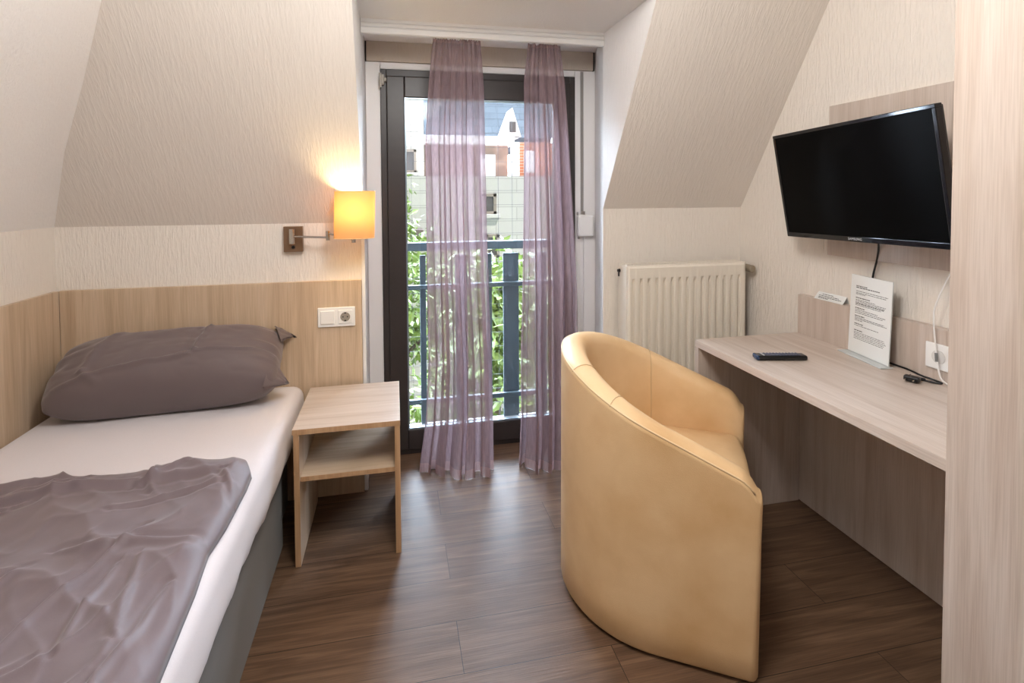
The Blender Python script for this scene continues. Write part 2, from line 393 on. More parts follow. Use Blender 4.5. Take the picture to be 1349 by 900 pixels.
bm = NB(); box(bm, .895, .925, YW - .04, YW - .03, .98, 1.11, bev=.003); tube(bm, [(.91, YW - .03, 1.06), (.91, YW - .08, 1.06)], .008); tube(bm, [(.91, YW - .08, 1.065), (.91, YW - .08, .94)], .009)
struct('door_handle', bm, M_chrome, d1)

# ------------------------------------------------------------------ bed
bed = thing('single_bed', 'single bed with grey upholstered base and white fitted sheet along the left wall', 'bed', (-.87, 1.45, 0))
obj('bed_base', bx(-1.332, -.437, .47, 2.14, .0, .36, bev=.008), M_base, bed)
obj('bed_head_box', bx(-1.332, -.475, 2.142, 2.44, .0, .35, bev=.006), M_base, bed)
MX0, MX1, MY0, MY1, MZ0, MZ1 = -1.332, -.405, .455, 2.455, .355, .515
def rr_profile(t):   # mattress cross section from right lower edge up and over to the left
    pass
bm = NB()
nu, nv = 120, 60
def matt(u, v):
    # u: along Y, v: around section from lower right, up, across, down left
    y = lerp(MY0, MY1, u); r = .045
    s = v * 2.4
    if s < .5:
        a = s / .5
        z = lerp(MZ0 - .018 + .012 * nz(y * 9, 3.3) + .006 * nz(y * 31, 1), MZ1 - r, a); x = MX1 + .004 * sin(pi * a) + .008 * nz(y * 7, z * 9) * (1 - a) - .012 * (1 - a) ** 3
    elif s < .7:
        a = (s - .5) / .2 * pi / 2; x = MX1 - r + r * cos(a); z = MZ1 - r + r * sin(a)
    elif s < 1.9:
        a = (s - .7) / 1.2; x = lerp(MX1 - r, MX0 + r, a); z = MZ1 + .004 * nz(x * 4, y * 4) + .0015 * nz(x * 14, y * 14)
    elif s < 2.1:
        a = (s - 1.9) / .2 * pi / 2; x = MX0 + r - r * sin(a); z = MZ1 - r + r * cos(a)
    else:
        a = (s - 2.1) / .3; x = MX0; z = lerp(MZ1 - r, MZ0, a)
    return (x, y, z)
G = grid(bm, nu, nv, matt)
bm.faces.new([c for c in G[0]]); bm.faces.new([c for c in G[-1]][::-1])
obj('mattress', bm, M_sheet, bed, smooth=True)

# duvet
random.seed(3)
creases = []
for (x0, y0, x1, y1, w, h) in [
    (-1.30, 1.60, -.52, 1.66, .014, .012), (-.60, 1.42, -.74, .98, .010, .011), (-.74, .98, -.86, .72, .010, .009),
    (-.46, 1.34, -.75, 1.36, .012, .011), (-.56, 1.30, -.52, 1.08, .008, .010), (-.60, 1.28, -.60, 1.06, .009, .012),
    (-.47, 1.20, -.50, .90, .010, .009), (-1.25, 1.52, -.95, 1.60, .010, .008), (-.98, 1.58, -1.06, 1.44, .010, .010),
    (-.80, 1.30, -.92, .98, .010, .009), (-1.0, 1.20, -.80, 1.32, .009, .007), (-.70, 1.72, -.66, 1.60, .010, .012),
    (-.60, 1.74, -.70, 1.63, .010, .010), (-.50, 1.65, -.42, 1.52, .010, .010), (-.72, 1.52, -.47, 1.60, .008, .008),
    (-.9, .9, -.65, 1.05, .010, .009), (-1.1, 1.05, -.9, 1.25, .012, .009), (-.62, .82, -.52, 1.0, .009, .009), (-1.2, 1.3, -1.0, 1.1, .010, .009),
    (-1.02, 1.64, -.84, 1.66, .009, .010), (-1.2, 1.68, -.9, 1.70, .02, .012)]:
    creases.append((Vector((x0, y0)), Vector((x1, y1)), w, h))
def crease_h(x, y):
    t = 0; px = x + .012 * nz(x * 9, y * 9, 7); py = y + .012 * nz(x * 9, y * 9, 17); p = Vector((px, py))
    for a, b, w, h in creases:
        ab = b - a; k = max(0, min(1, (p - a).dot(ab) / ab.dot(ab))); q = p - (a + ab * k)
        d2 = q.length_squared
        if d2 < w * w * 9:
            side = q.x * ab.y - q.y * ab.x
            t += h * exp(-d2 / (w * w)) * sin(pi * min(max(k, .02), .98)) ** .5 * 1.1
            if side > 0: t -= .4 * h * exp(-(sqrt(d2) - 1.6 * w) ** 2 / (w * w))
    return t
DX_0, DX_1 = -1.328, -.400
def topedge(x): return interp([(-1.33, 1.735), (-1.1, 1.735), (-.75, 1.745), (-.62, 1.77), (-.50, 1.775), (-.44, 1.75), (-.40, 1.67)], x)
def rightedge(y): return interp([(.4, -.41), (1.0, -.41), (1.2, -.42), (1.32, -.432), (1.42, -.424), (1.6, -.422), (1.75, -.428), (1.9, -.44)], y)
def duv_top(u, v):
    x = lerp(DX_0, DX_1, u); y = lerp(.46, topedge(x), v)
    x = lerp(DX_0, rightedge(y), u)
    dR = (rightedge(y) - x); dT = topedge(x) - y
    e = min(1, max(0, dR) / .05); e2 = min(1, max(0, dT) / .04)
    th = .026 * sqrt(max(0, 1 - (1 - e) ** 2)) * sqrt(max(0, 1 - (1 - e2) ** 2))
    th += .014 * exp(-((dT - .085) / .06) ** 2) * e
    rdg = (1 - abs(nz(x * 3.2 + y * 1.6 + .25 * nz(x * 5, y * 5, 1), y * 1.5 - x * 1.2, 21))) ** 9 * .008 + (1 - abs(nz(x * 2.2 - y * 2.4 + .3 * nz(x * 4, y * 4, 6), x * 1.6 + y * .8, 33))) ** 12 * .007 + (1 - abs(nz(x * 7 + y * 6, y * 3 - x * 3, 41))) ** 8 * .003
    wob = 1.5 * rdg + .007 * nz(x * 5, y * 5, 2) + .004 * abs(nz(x * 11 + .5 * y, y * 7, 4)) + .0016 * nz(x * 30, y * 18, 9)
    z = MZ1 + .004 + th + (wob + crease_h(x, y)) * e * e2
    drop = max(0, x - (MX1 - .03)); z -= drop * drop * 18
    return (x, y, z)
bm = NB(); nu, nv = 200, 300
G = grid(bm, nu, nv, duv_top)
# underside, so the cover is a closed thin body
rim = [v for v in G[0]] + [G[i][-1] for i in range(1, nu)] + [v for v in G[-1][-2::-1]] + [G[i][0] for i in range(nu - 2, 0, -1)]
low = []
for v in rim:
    c_ = Vector((min(v.co.x - .010, MX1 - .045) if v.co.x > -.6 else v.co.x, v.co.y - (.010 if v.co.y > 1.5 else 0), MZ1 + .0055)); low.append(bm.verts.new(c_))
for k in range(len(rim)):
    a, b = rim[k], rim[(k + 1) % len(rim)]; c, d = low[(k + 1) % len(rim)], low[k]
    bm.faces.new((a, b, c, d))
bm.faces.new(low); bmesh.ops.recalc_face_normals(bm, faces=bm.faces)
du = obj('duvet', bm, M_mauve, None, (-.87, 1.1, MZ1), smooth=True)
tag(du, 'creased mauve duvet lying over the lower half of the bed', 'duvet')

# pillow: lies against the headboard, tilted up at the back
pil_r = radians(30)
PC = Vector((-.875, 2.33, .660))
ex = Vector((cos(.10), -sin(.10) * -1 * .35, .028)).normalized()
ey = Vector((0, cos(pil_r), sin(pil_r))); ey = (ey - ex * ey.dot(ex)).normalized(); ez = ex.cross(ey)
PW, PD, PT = .41, .168, .148
def pil(u, v, side):
    a = lerp(-1, 1, u); b = lerp(-1, 1, v)
    e = max(0, 1 - abs(a) ** 4) ** .5 * max(0, 1 - abs(b) ** 2.6) ** .5
    # corners pull in between, edges bow
    xx = a * PW * (1 - .02 * (1 - b * b) * abs(a) ** 2) * (1 - .07 * abs(b) ** 5); yy = b * PD * (1 - .04 * (1 - a * a) * abs(b) ** 2) * (1 - .14 * abs(a) ** 7)
    w = .010 * nz(a * 2.2, b * 2.2, 5 + side) + .005 * abs(nz(a * 6, b * 4, 8)) 
    def ridge(ax, ay, bx_, by, wd, hh):
        A_, B_ = Vector((ax, ay)), Vector((bx_, by)); p_ = Vector((a + .02 * nz(a * 6, b * 6, 3), b + .03 * nz(a * 6, b * 6, 13))); ab = B_ - A_
        k_ = max(0, min(1, (p_ - A_).dot(ab) / ab.dot(ab))); d_ = (p_ - A_ - ab * k_).length
        return 1.5 * hh * exp(-(d_ / (wd * .8)) ** 2)
    if side > 0:
        w += ridge(.36, 1, .28, -.30, .022, .008) + ridge(.28, -.30, 1, -.22, .035, .009) + ridge(-.85, -.72, .22, -.36, .05, .009) + ridge(-.45, .9, -.62, -.5, .06, .008) + ridge(-.62, -.5, -.5, -.75, .05, .008)
        w -= ridge(.30, 1, .22, -.28, .03, .005)
    w += max(0, (abs(a) - .70) / .30) ** 1.5 * .016 * sin(b * 13 + 3 * nz(a * 3, b * 2, 6))
    edge = abs(a) ** 6
    w += edge * .02 * nz(b * 9, a * 2, 3)
    h = PT * e * side + w * e
    p = PC + ex * xx + ey * yy + ez * h
    if p.z < MZ1 + .006: p.z = MZ1 + .006 + (p.z - MZ1) * .02
    if p.y > 2.452: p.y = 2.452 + (p.y - 2.452) * .02
    return p
bm = NB()
for sd in (1, -1): grid(bm, 110, 70, (lambda s: (lambda u, v: pil(u, v, s)))(sd))
bmesh.ops.remove_doubles(bm, verts=bm.verts, dist=1e-4); bmesh.ops.recalc_face_normals(bm, faces=bm.faces)
pw = obj('pillow', bm, M_mauve2, None, (-.875, 2.3, MZ1), smooth=True)
tag(pw, 'mauve pillow leaning on the headboard at the top of the bed', 'pillow')
for nm_, pts in (('pillow_flap', [(.36, .17, .03), (.455, .17, -.03), (.40, .06, .05)]), ('pillow_flap', [(.385, -.03, .02), (.44, -.09, -.05), (.36, -.17, .03)])):
    bm = NB()
    A, B, C_ = [PC + ex * p[0] + ey * p[1] + ez * p[2] for p in pts]
    def fl(u, v, off):
        p = lerp(lerp(A, C_, v), B, u * .98); q = .02 * sin(pi * v) * (1 - u) + .008 * nz(u * 4, v * 5, 2)
        p = p + ez * (q + off); p.z = max(p.z, MZ1 + .008); p.y = min(p.y, 2.458); return p
    grid(bm, 14, 14, lambda u, v: fl(u, v, .008 * (1 - u))); grid(bm, 14, 14, lambda u, v: fl(u, v, -.008 * (1 - u)))
    bmesh.ops.remove_doubles(bm, verts=bm.verts, dist=2e-3); bmesh.ops.recalc_face_normals(bm, faces=bm.faces)
    obj(nm_, bm, M_mauve2, pw, smooth=True)

# headboard panels
hb = obj('headboard', bx(-1.335, -.1505, 2.4635, 2.484, 0, .9755, bev=.0015), M_oak, None, (-.74, 2.47, 0))
tag(hb, 'oak headboard panel on the wall behind pillow and nightstand', 'headboard')
sb = obj('side_panel_board', bx(-1.3545, -1.335, .45, 2.4635, 0, .9755, bev=.0015), M_oak, None, (-1.345, 1.45, 0))
tag(sb, 'oak wall panel running along the left side of the bed', 'wall panel')

# nightstand
nx0, nx1, ny0, ny1, nzt = -.3729, .0103, 2.004, 2.437, .5102
ns = thing('nightstand', 'open wooden nightstand with one shelf between the bed and the door', 'nightstand', (-.18, 2.2, 0))
M_nst = wood('nightstand_top_laminate', ASHC, 'X', seed=4, rough=.34)
M_nsd = wood('nightstand_side_laminate', OAKC, 'Z', seed=9)
M_nsh = wood('nightstand_shelf_laminate', OAKC, 'X', seed=14)
obj('top_panel', bx(nx0, nx1, ny0, ny1, nzt - .02, nzt, bev=.0012), M_nst, ns)
obj('side_panel', bx(nx0 + .003, nx0 + .023, ny0 + .003, ny1 - .002, 0, nzt - .02, bev=.0012), M_nsd, ns)
obj('side_panel', bx(nx1 - .021, nx1 - .001, ny0 + .003, ny1 - .002, 0, nzt - .02, bev=.0012), M_nsd, ns)
obj('shelf', bx(nx0 + .023, nx1 - .021, ny0 + .018, ny1 - .004, .308, .326, bev=.0012), M_nsh, ns)

M_band = wood('orange_oak_edge_band', (srgb(182, 144, 106), srgb(196, 158, 120), srgb(208, 172, 134)), 'Z', seed=31, rough=.5)
for x0, x1, z0, z1, yy in ((nx0, nx1, nzt - .0195, nzt - .0008, ny0), (nx0 + .003, nx0 + .023, .001, nzt - .0205, ny0 + .003), (nx1 - .021, nx1 - .001, .001, nzt - .0205, ny0 + .003), (nx0 + .0235, nx1 - .0215, .3085, .3255, ny0 + .018)):
    obj('edge_band', bx(x0 + .0004, x1 - .0004, yy - .0008, yy + .0012, z0, z1), M_band, ns)

# double switch and socket on the headboard
sw = thing('switch_and_socket', 'white light switch and power socket in one frame on headboard', 'socket', (-.26, 2.4635, .813))
yf = 2.4635
obj('frame_plate', bx(-.340, -.180, yf - .009, yf, .770, .857, bev=.003), M_plastic, sw)
obj('switch_rocker', bx(-.328, -.268, yf - .014, yf - .008, .784, .844, bev=.003), M_plastic, sw)
bm = bx(-.252, -.192, yf - .0125, yf - .008, .784, .844, bev=.002)
obj('socket_insert', bm, M_plastic, sw)
bm = NB(); tube(bm, [(-.222, yf - .0135, .814), (-.222, yf - .009, .814)], [.021, .020], 28)
obj('socket_recess', bm, plain('grey_socket_well', srgb(150, 142, 132), .5), sw)
bm = NB()
for dx in (-.0095, .0095): tube(bm, [(-.222 + dx, yf - .0145, .814), (-.222 + dx, yf - .012, .814)], .003, 8)
box(bm, -.226, -.218, yf - .0145, yf - .012, .794, .800); box(bm, -.226, -.218, yf - .0145, yf - .012, .829, .834)
obj('socket_contacts', bm, M_dark, sw)

# wall lamp
lp = thing('wall_lamp', 'lit swing-arm wall lamp with cream shade above the nightstand', 'lamp', (-.436, YKL, 1.166))
obj('wall_plate', bx(-.476, -.397, YKL - .028, YKL, 1.110, 1.222, bev=.0015), M_bronze, lp)
bm = NB(); tube(bm, [(-.436, YKL - .052, 1.148), (-.436, YKL - .052, 1.212)], .0125, 16); tube(bm, [(-.436, YKL - .052, 1.18), (-.436, YKL - .026, 1.18)], .008)
obj('pivot', bm, M_chrome, lp)
bm = NB(); tube(bm, [(-.436, YKL - .028, 1.131), (-.436, YKL - .036, 1.131)], [.008, .006], 12)
obj('switch_knob', bm, M_black, lp)
K1 = Vector((-.282, YKL - .100, 1.182)); K2 = Vector((-.172, YKL - .155, 1.168))
bm = NB(); tube(bm, [(-.436, YKL - .052, 1.180), K1 + Vector((0, 0, -.006))], .0048, 10)
obj('inner_arm', bm, M_chrome, lp)
bm = NB(); tube(bm, [K1 + Vector((0, 0, -.018)), K1 + Vector((0, 0, .022))], .008, 14)
obj('elbow_joint', bm, M_chrome, lp)
bm = NB(); tube(bm, [K1 + Vector((0, 0, .012)), K2], .0042, 10)
obj('outer_arm', bm, M_chrome, lp)
bm = NB(); tube(bm, [K2 + Vector((0, 0, -.012)), K2 + Vector((0, 0, .018))], .0085, 14); tube(bm, [K2 + Vector((.003, 0, .015)), K2 + Vector((.006, 0, .06))], .013, 12)
obj('lamp_holder', bm, M_chrome, lp)
SHC = Vector((-.166, YKL - .150, 0))
def shade_pt(a, z, k=1.0):
    # D-shaped section: curved to the room, flatter to the wall
    c, s_ = cos(a), sin(a); n = 3.2
    r = 1 / (abs(c) ** n + abs(s_) ** n) ** (1 / n)
    w, d = .083 * k, .066 * k
    return SHC + Vector((r * c * w + (z - 1.27) * .03, r * s_ * d, z))
m_sh, N_, L_, P_ = mat('cream_lampshade'); N_.remove(P_)
tl_ = N_.new('ShaderNodeBsdfTranslucent'); tl_.inputs[0].default_value = srgb(132, 92, 52)
df_ = N_.new('ShaderNodeBsdfDiffuse'); df_.inputs[0].default_value = srgb(226, 198, 150)
mx_ = N_.new('ShaderNodeMixShader'); mx_.inputs[0].default_value = .5
L_.new(df_.outputs[0], mx_.inputs[1]); L_.new(tl_.outputs[0], mx_.inputs[2]); L_.new(mx_.outputs[0], N_['Material Output'].inputs[0])
bm = NB(); grid(bm, 64, 12, lambda u, v: shade_pt(2 * pi * u, lerp(1.176, 1.374, v), 1 + .0 * v), wrap=True)
obj('lamp_shade', bm, m_sh, lp, smooth=True)
for zz in (1.176, 1.374):
    bm = NB(); tube(bm, [shade_pt(2 * pi * k / 48, zz) for k in range(49)], .0016, 6)
    obj('shade_rim', bm, plain('shade_rim_tape', srgb(236, 214, 170), .6), lp, smooth=True)
m_b, N_, L_, P_ = mat('lit_bulb'); P_.inputs['Emission Color'].default_value = (1, .72, .36, 1); P_.inputs['Emission Strength'].default_value = 6
bm = NB(); bmesh.ops.create_uvsphere(bm, u_segments=20, v_segments=12, radius=.02, matrix=Matrix.Translation(SHC + Vector((0, 0, 1.250))))
obj('light_bulb', bm, m_b, lp, smooth=True)
add_light('wall_lamp_light', 'POINT', SHC + Vector((0, 0, 1.285)), (1.0, .75, .40), 5.2, shadow_soft_size=.045)

# ------------------------------------------------------------------ curtain rail, shutter box, curtains, winder
cr_ = thing('curtain_rail', 'white grooved curtain rail across the top of the window recess', 'curtain rail', (.43, 2.45, 2.07))
bm = NB()
prof = [(2.455, 2.137), (2.436, 2.137), (2.436, 2.124), (2.441, 2.120), (2.434, 2.116), (2.434, 2.105), (2.440, 2.101), (2.433, 2.096), (2.433, 2.076), (2.437, 2.073), (2.455, 2.073)]
ra = [bm.verts.new(Vector((CL + .002, y, z))) for y, z in prof]; rb = [bm.verts.new(Vector((CR - .001, y, z))) for y, z in prof]
for k in range(len(prof)): bm.faces.new((ra[k], ra[(k + 1) % len(prof)], rb[(k + 1) % len(prof)], rb[k]))
bm.faces.new(ra[::-1]); bm.faces.new(rb)
bmesh.ops.recalc_face_normals(bm, faces=bm.faces)
obj('fascia', bm, M_white, cr_)
obj('track', bx(CL + .004, CR - .004, 2.455, 2.485, 2.112, 2.136), M_white, cr_)
sbx = thing('shutter_box', 'beige papered roller shutter box above the balcony door', 'shutter box', (.47, 2.78, 2.034))
obj('front_panel', bx(CL + .008, XRW - .02, YW - .022, YW - .001, 2.036, 2.136, bev=.001), plaster('beige_wallpaper', srgb(206, 194, 180), strength=.4), sbx)
obj('end_gap', bx(CL + .001, CL + .007, YW - .02, YW - .001, 2.036, 2.135), M_dark, sbx)
obj('end_gap', bx(XRW - .019, XRW - .012, YW - .02, YW - .001, 2.036, 2.135), M_dark, sbx)

def curtain(name, label, le, re_, nf, seed, ybase, ybot):
    root = thing(name, label, 'curtain', (lerp(le[0][1], re_[0][1], .5), ybase, 0), 'sheer curtains on the rail')
    le = sorted(le); re_ = sorted(re_)
    zt = 2.082
    ph = [random.Random(seed + i).uniform(0, 6.28) for i in range(8)]
    def pt(u, z):
        h = (zt - z) / zt                  # 0 at the top
        uu = u + .012 * sin(2 * pi * (3 * u) + ph[0] + 2 * h) + .008 * nz(u * 7, h * 2, seed)
        x = lerp(interp(le, z), interp(re_, z), uu)
        a = .010 + .030 * h ** .7
        y = ybase + (ybot(u) - ybase) * h ** 1.5
        f1 = sin(2 * pi * nf * u + ph[1] + .8 * sin(h * 3 + ph[2])); f2 = sin(2 * pi * nf * 2.3 * u + ph[3] + h * 2)
        f3 = nz(u * nf * 1.6 + seed, h * 1.5, 4.2)
        y += a * (f1 * .75 + .3 * f2 + .7 * f3) + (1 - min(1, h * 12)) * .006 * sin(2 * pi * 24 * u + ph[4])
        x += a * .35 * sin(2 * pi * nf * 2 * u + ph[5])
        return Vector((x, y, z))
    zb = lambda u: .0015
    NU = 220
    bm = NB(); grid(bm, NU, 120, lambda u, v: pt(u, lerp(zb(u) + .045, zt - .022, v)))
    obj('sheer_panel', bm, M_sheer, root, smooth=True)
    bm = NB(); grid(bm, NU, 8, lambda u, v: pt(u, lerp(zb(u), zb(u) + .047, v)))
    obj('bottom_hem', bm, M_hem, root, smooth=True)
    bm = NB(); grid(bm, NU, 8, lambda u, v: pt(u, lerp(zt - .024, zt - .006 + .003 * sin(2 * pi * 30 * u), v)))
    obj('gathered_heading', bm, M_hem, root, smooth=True)
    return root
curtain('curtain', 'mauve sheer curtain hanging beside the nightstand, left of the pair',
        [(2.08, .180), (1.86, .158), (1.6, .142), (1.2, .146), (.9, .150), (.55, .156), (.25, .140), (.05, .112), (0, .108)],
        [(2.08, .398), (1.86, .412), (1.6, .416), (1.2, .422), (.9, .430), (.55, .444), (.25, .452), (0, .456)],
        5.0, 11, 2.474, lambda u: interp([(0, 2.60), (.3, 2.55), (.55, 2.485), (.75, 2.49), (1, 2.50)], u))
curtain('curtain', 'mauve sheer curtain hanging behind the tub chair, right of the pair',
        [(2.08, .628), (1.9, .606), (1.6, .604), (1.2, .600), (.9, .596), (.55, .588), (.25, .592), (.05, .586), (0, .582)],
        [(2.08, .790), (1.9, .816), (1.6, .838), (1.2, .862), (.9, .876), (.55, .880), (.25, .880), (0, .880)],
        4.6, 23, 2.474, lambda u: interp([(0, 2.56), (.3, 2.47), (.5, 2.46), (.8, 2.47), (1, 2.50)], u))

wd = thing('shutter_belt_winder', 'white shutter belt winder box beside the balcony door', 'belt winder', (1.03, YW - .012, 1.18))
obj('winder_case', bx(.982, 1.076, YW - .055, YW - .0125, 1.122, 1.243, bev=.014, seg=4), M_plastic, wd)
bm = NB(); box(bm, 1.008, 1.030, YW - .03, YW - .0125, 1.235, 1.262, bev=.002); box(bm, .985, .993, YW - .03, YW - .0125, 1.24, 1.258, bev=.002)
obj('belt_guide', bm, M_chrome, wd)
obj('belt', bx(1.011, 1.027, YW - .011, YW - .0085, 1.25, 2.03), plain('grey_belt', srgb(150, 146, 142), .9), wd)
bm = NB(); box(bm, .99, 1.0, YW - .03, YW - .0125, 1.108, 1.121, bev=.002)
obj('screw_tab', bm, M_chrome, wd)

# ------------------------------------------------------------------ radiator
rd = thing('radiator', 'white ribbed panel radiator under the sloping ceiling', 'radiator', (1.39, 2.37, .25))
RX0, RX1, RY0, RY1, RZ0, RZ1 = 1.074, 1.7085, 2.3176, 2.4226, .25, 1.0136
bm = NB()
nr = 15; prs = [(RX0, RY0 + .018), (RX0 + .004, RY0 + .004), (RX0 + .012, RY0)]
w = (RX1 - RX0 - .03) / nr
for k in range(nr):
    x = RX0 + .015 + k * w
    prs += [(x + w * .10, RY0), (x + w * .2, RY0 + .015), (x + w * .45, RY0 + .015), (x + w * .55, RY0), (x + w * .80, RY0 - .001)]
prs += [(RX1 - .012, RY0), (RX1 - .004, RY0 + .004), (RX1, RY0 + .018)]
zs = [RZ0, RZ0 + .012, RZ0 + .05, RZ0 + .075, RZ1 - .085, RZ1 - .06, RZ1 - .012, RZ1]
rows = []
for j, z in enumerate(zs):
    flat = 0 if j in (3, 4) else 1
    back = .008 if j in (0, 7) else 0
    rows.append([bm.verts.new(Vector((x, (min(y, RY0 + (.0 if (i > 2 and i < len(prs) - 3) else 1)) if flat else y) + back, z))) for i, (x, y) in enumerate(prs)])
for a, b in zip(rows, rows[1:]):
    for k in range(len(prs) - 1): bm.faces.new((a[k], a[k + 1], b[k + 1], b[k]))
obj('front_panel', bm, M_rad, rd)
obj('side_cover', bx(RX0 - .002, RX0 + .001, RY0 + .014, RY1, RZ0, RZ1 - .002, bev=.001), M_rad, rd)
obj('side_cover', bx(RX1 - .001, RX1 + .002, RY0 + .014, RY1, RZ0, RZ1 - .002, bev=.001), M_rad, rd)
obj('rear_panel', bx(RX0, RX1, RY1 - .012, RY1, RZ0, RZ1 - .01), M_rad, rd)
bm = NB()
box(bm, RX0, RX1, RY0 + .006, RY0 + .018, RZ1 - .004, RZ1 + .002); box(bm, RX0, RX1, RY1 - .012, RY1, RZ1 - .004, RZ1 + .002)
for k in range(36):
    x = RX0 + .002 + k * (RX1 - RX0 - .006) / 35.0
    box(bm, x - .003, x + .003, RY0 + .018, RY1 - .012, RZ1 - .003, RZ1 + .001)
obj('top_grille', bm, M_rad, rd)
bm = NB(); tube(bm, [(RX0 - .002, 2.403, .983), (RX0 - .014, 2.403, .983)], [.009, .007], 10); tube(bm, [(RX0 - .008, 2.403, .975), (RX0 - .008, 2.403, .955)], .004, 8)
obj('bleed_valve', bm, M_black, rd)
bm = NB(); tube(bm, [(RX1 + .003, 2.362, .985), (RX1 + .022, 2.358, .985)], .012, 12); tube(bm, [(RX1 + .012, 2.362, .985), (RX1 + .012, 2.362, 1.012)], .009, 10)
obj('valve_body', bm, plain('aged_brass_valve', srgb(70, 62, 52), .5, metal=.6), rd)
bm = NB(); tube(bm, [(RX1 + .018, 2.345, .983), (RX1 + .020, 2.300, .981), (RX1 + .020, 2.296, .981)], [.019, .0185, .014], 18)
obj('thermostat_head', bm, plain('grey_thermostat', srgb(150, 138, 120), .4, metal=.3), rd)
bm = NB(); tube(bm, [(RX1 + .022, 2.37, .985), (RX1 + .022, 2.37, 0)], .009, 12)
obj('pipe', bm, M_rad, rd)
# ------------------------------------------------------------------ desk
dk = thing('desk', 'pale wooden wall desk with upstand beside the wardrobe', 'desk', (1.48, 1.46, 0))
DYL, DYR, DXF, DXB = 2.005, .913, 1.2342, 1.7353
obj('desktop', bx(DXF, DXB, DYR, DYL, .711, .740, bev=.0012), M_ashY, dk)
obj('side_panel', bx(DXF, 1.7285, DYL - .027, DYL, 0, .7105, bev=.0012), M_ash, dk)
obj('back_panel', bx(1.730, 1.748, DYR, DYL, .004, .7105), M_ash, dk)
obj('upstand', bx(DXB + .0005, 1.7685, DYR, DYL, .7112, .9094, bev=.0012), M_ash, dk)

# desk socket with plug and white lead
so = thing('desk_socket', 'white wall socket set in the desk upstand next to wardrobe', 'socket', (DXB, 1.38, .817))
obj('frame_plate', bx(DXB - .008, DXB - .0005, 1.34, 1.424, .776, .860, bev=.003), M_plastic, so)
bm = NB(); tube(bm, [(DXB - .010, 1.379, .818), (DXB - .0075, 1.379, .818)], .022, 24)
obj('socket_well', bm, plain('pale_socket_well', srgb(216, 214, 210), .5), so)
wl = thing('white_lead', 'thin white lead hanging down to the desk next to wardrobe', 'cable', (1.70, 1.38, .74))
bm = NB(); tube(bm, spline([(1.722, 1.315, 1.15), (1.720, 1.342, 1.096), (1.72, 1.384, .995), (1.718, 1.390, .942), (1.712, 1.376, .846), (1.70, 1.352, .768), (1.705, 1.33, .745)], 8), .0024, 8)
obj('cord', bm, M_plastic, wl, smooth=True)
bm = NB(); tube(bm, [(1.709, 1.373, .835), (1.706, 1.368, .808)], .0042, 8)
obj('cord_clip', bm, plain('grey_clip', srgb(120, 120, 120), .5), wl)

# black cable with plug on the desk
pc = thing('power_cable', 'black power cable with angled plug lying on the desk', 'cable', (1.68, 1.42, .74))
bm = NB(); tube(bm, spline([(1.7305, 1.66, .744), (1.7305, 1.53, .744), (1.728, 1.48, .744), (1.712, 1.42, .744), (1.712, 1.385, .744), (1.70, 1.345, .746), (1.685, 1.36, .745), (1.668, 1.384, .747)], 8), .0032, 8)
obj('cord', bm, M_black, pc, smooth=True)
bm = NB(); tube(bm, [(1.674, 1.378, .748), (1.652, 1.394, .750), (1.640, 1.400, .752)], [.005, .007, .010], 10)
box(bm, -.012, .012, -.022, .022, -.009, .009, bev=.005, M=Matrix.Translation((1.634, 1.388, .752)) @ Matrix.Rotation(.5, 4, 'Z'))
obj('plug', bm, M_black, pc)
bm = NB()
for s_ in (-1, 1):
    c_ = Vector((1.624, 1.383 , .752)) + Vector((s_ * -.005, s_ * .010, 0)); tube(bm, [c_, c_ + Vector((-.016, -.006, 0))], .0022, 8)
obj('plug_pins', bm, M_chrome, pc)
tv_c = thing('tv_cable', 'black cable hanging from the television down behind the sign', 'cable', (1.74, 1.63, .92))
bm = NB(); tube(bm, spline([(1.70, 1.60, 1.21), (1.738, 1.615, 1.17), (1.752, 1.632, 1.11), (1.752, 1.650, 1.03), (1.758, 1.652, .94), (1.757, 1.652, .914)], 8), .0036, 8)
obj('cord', bm, M_black, tv_c, smooth=True)

# information sign in an acrylic holder
sg = thing('info_sign', 'upright white information sheet in acrylic holder on the desk', 'sign', (1.70, 1.62, .74))
a_, b_ = Vector((1.7185, 1.722, .744)), Vector((1.6825, 1.516, .744))
sx = (b_ - a_); sw_ = sx.length; sx.normalize(); sn = Vector((sx.y, -sx.x, 0)).normalized()
if sn.x > 0: sn = -sn
su = (Vector((0, 0, 1)) - sn * .04).normalized(); sh = .298
Ms = Matrix.Identity(4)
for i in range(3): Ms[i][0] = sx[i]; Ms[i][1] = su[i]; Ms[i][2] = sn[i]; Ms[i][3] = a_[i]
obj('paper_sheet', bx(.001, sw_ - .001, .003, sh, -.0006, .0006, M=Ms), M_paper, sg)
m_ac, N_, L_, P_ = mat('clear_acrylic'); P_.inputs['Transmission Weight'].default_value = .0; P_.inputs['Base Color'].default_value = srgb(226, 230, 230); P_.inputs['Roughness'].default_value = .1; P_.inputs['Alpha'].default_value = .7
bm = NB(); box(bm, -.008, sw_ + .010, -.0035, .0005, -.010, .036, bev=.001, M=Ms)
obj('holder_foot', bm, m_ac, sg)
obj('holder_back', bx(0, sw_, 0, sh, -.0030, -.0010, M=Ms), m_ac, sg)
bm = NB(); rng = random.Random(4)
def words_row(y, x0, x1, h, heavy=False):
    x = x0
    while x < x1:
        wl_ = rng.uniform(.005, .017); wl_ = min(wl_, x1 - x)
        box(bm, x, x + wl_, y, y + h, .0008, .0010, M=Ms); x += wl_ + .0022
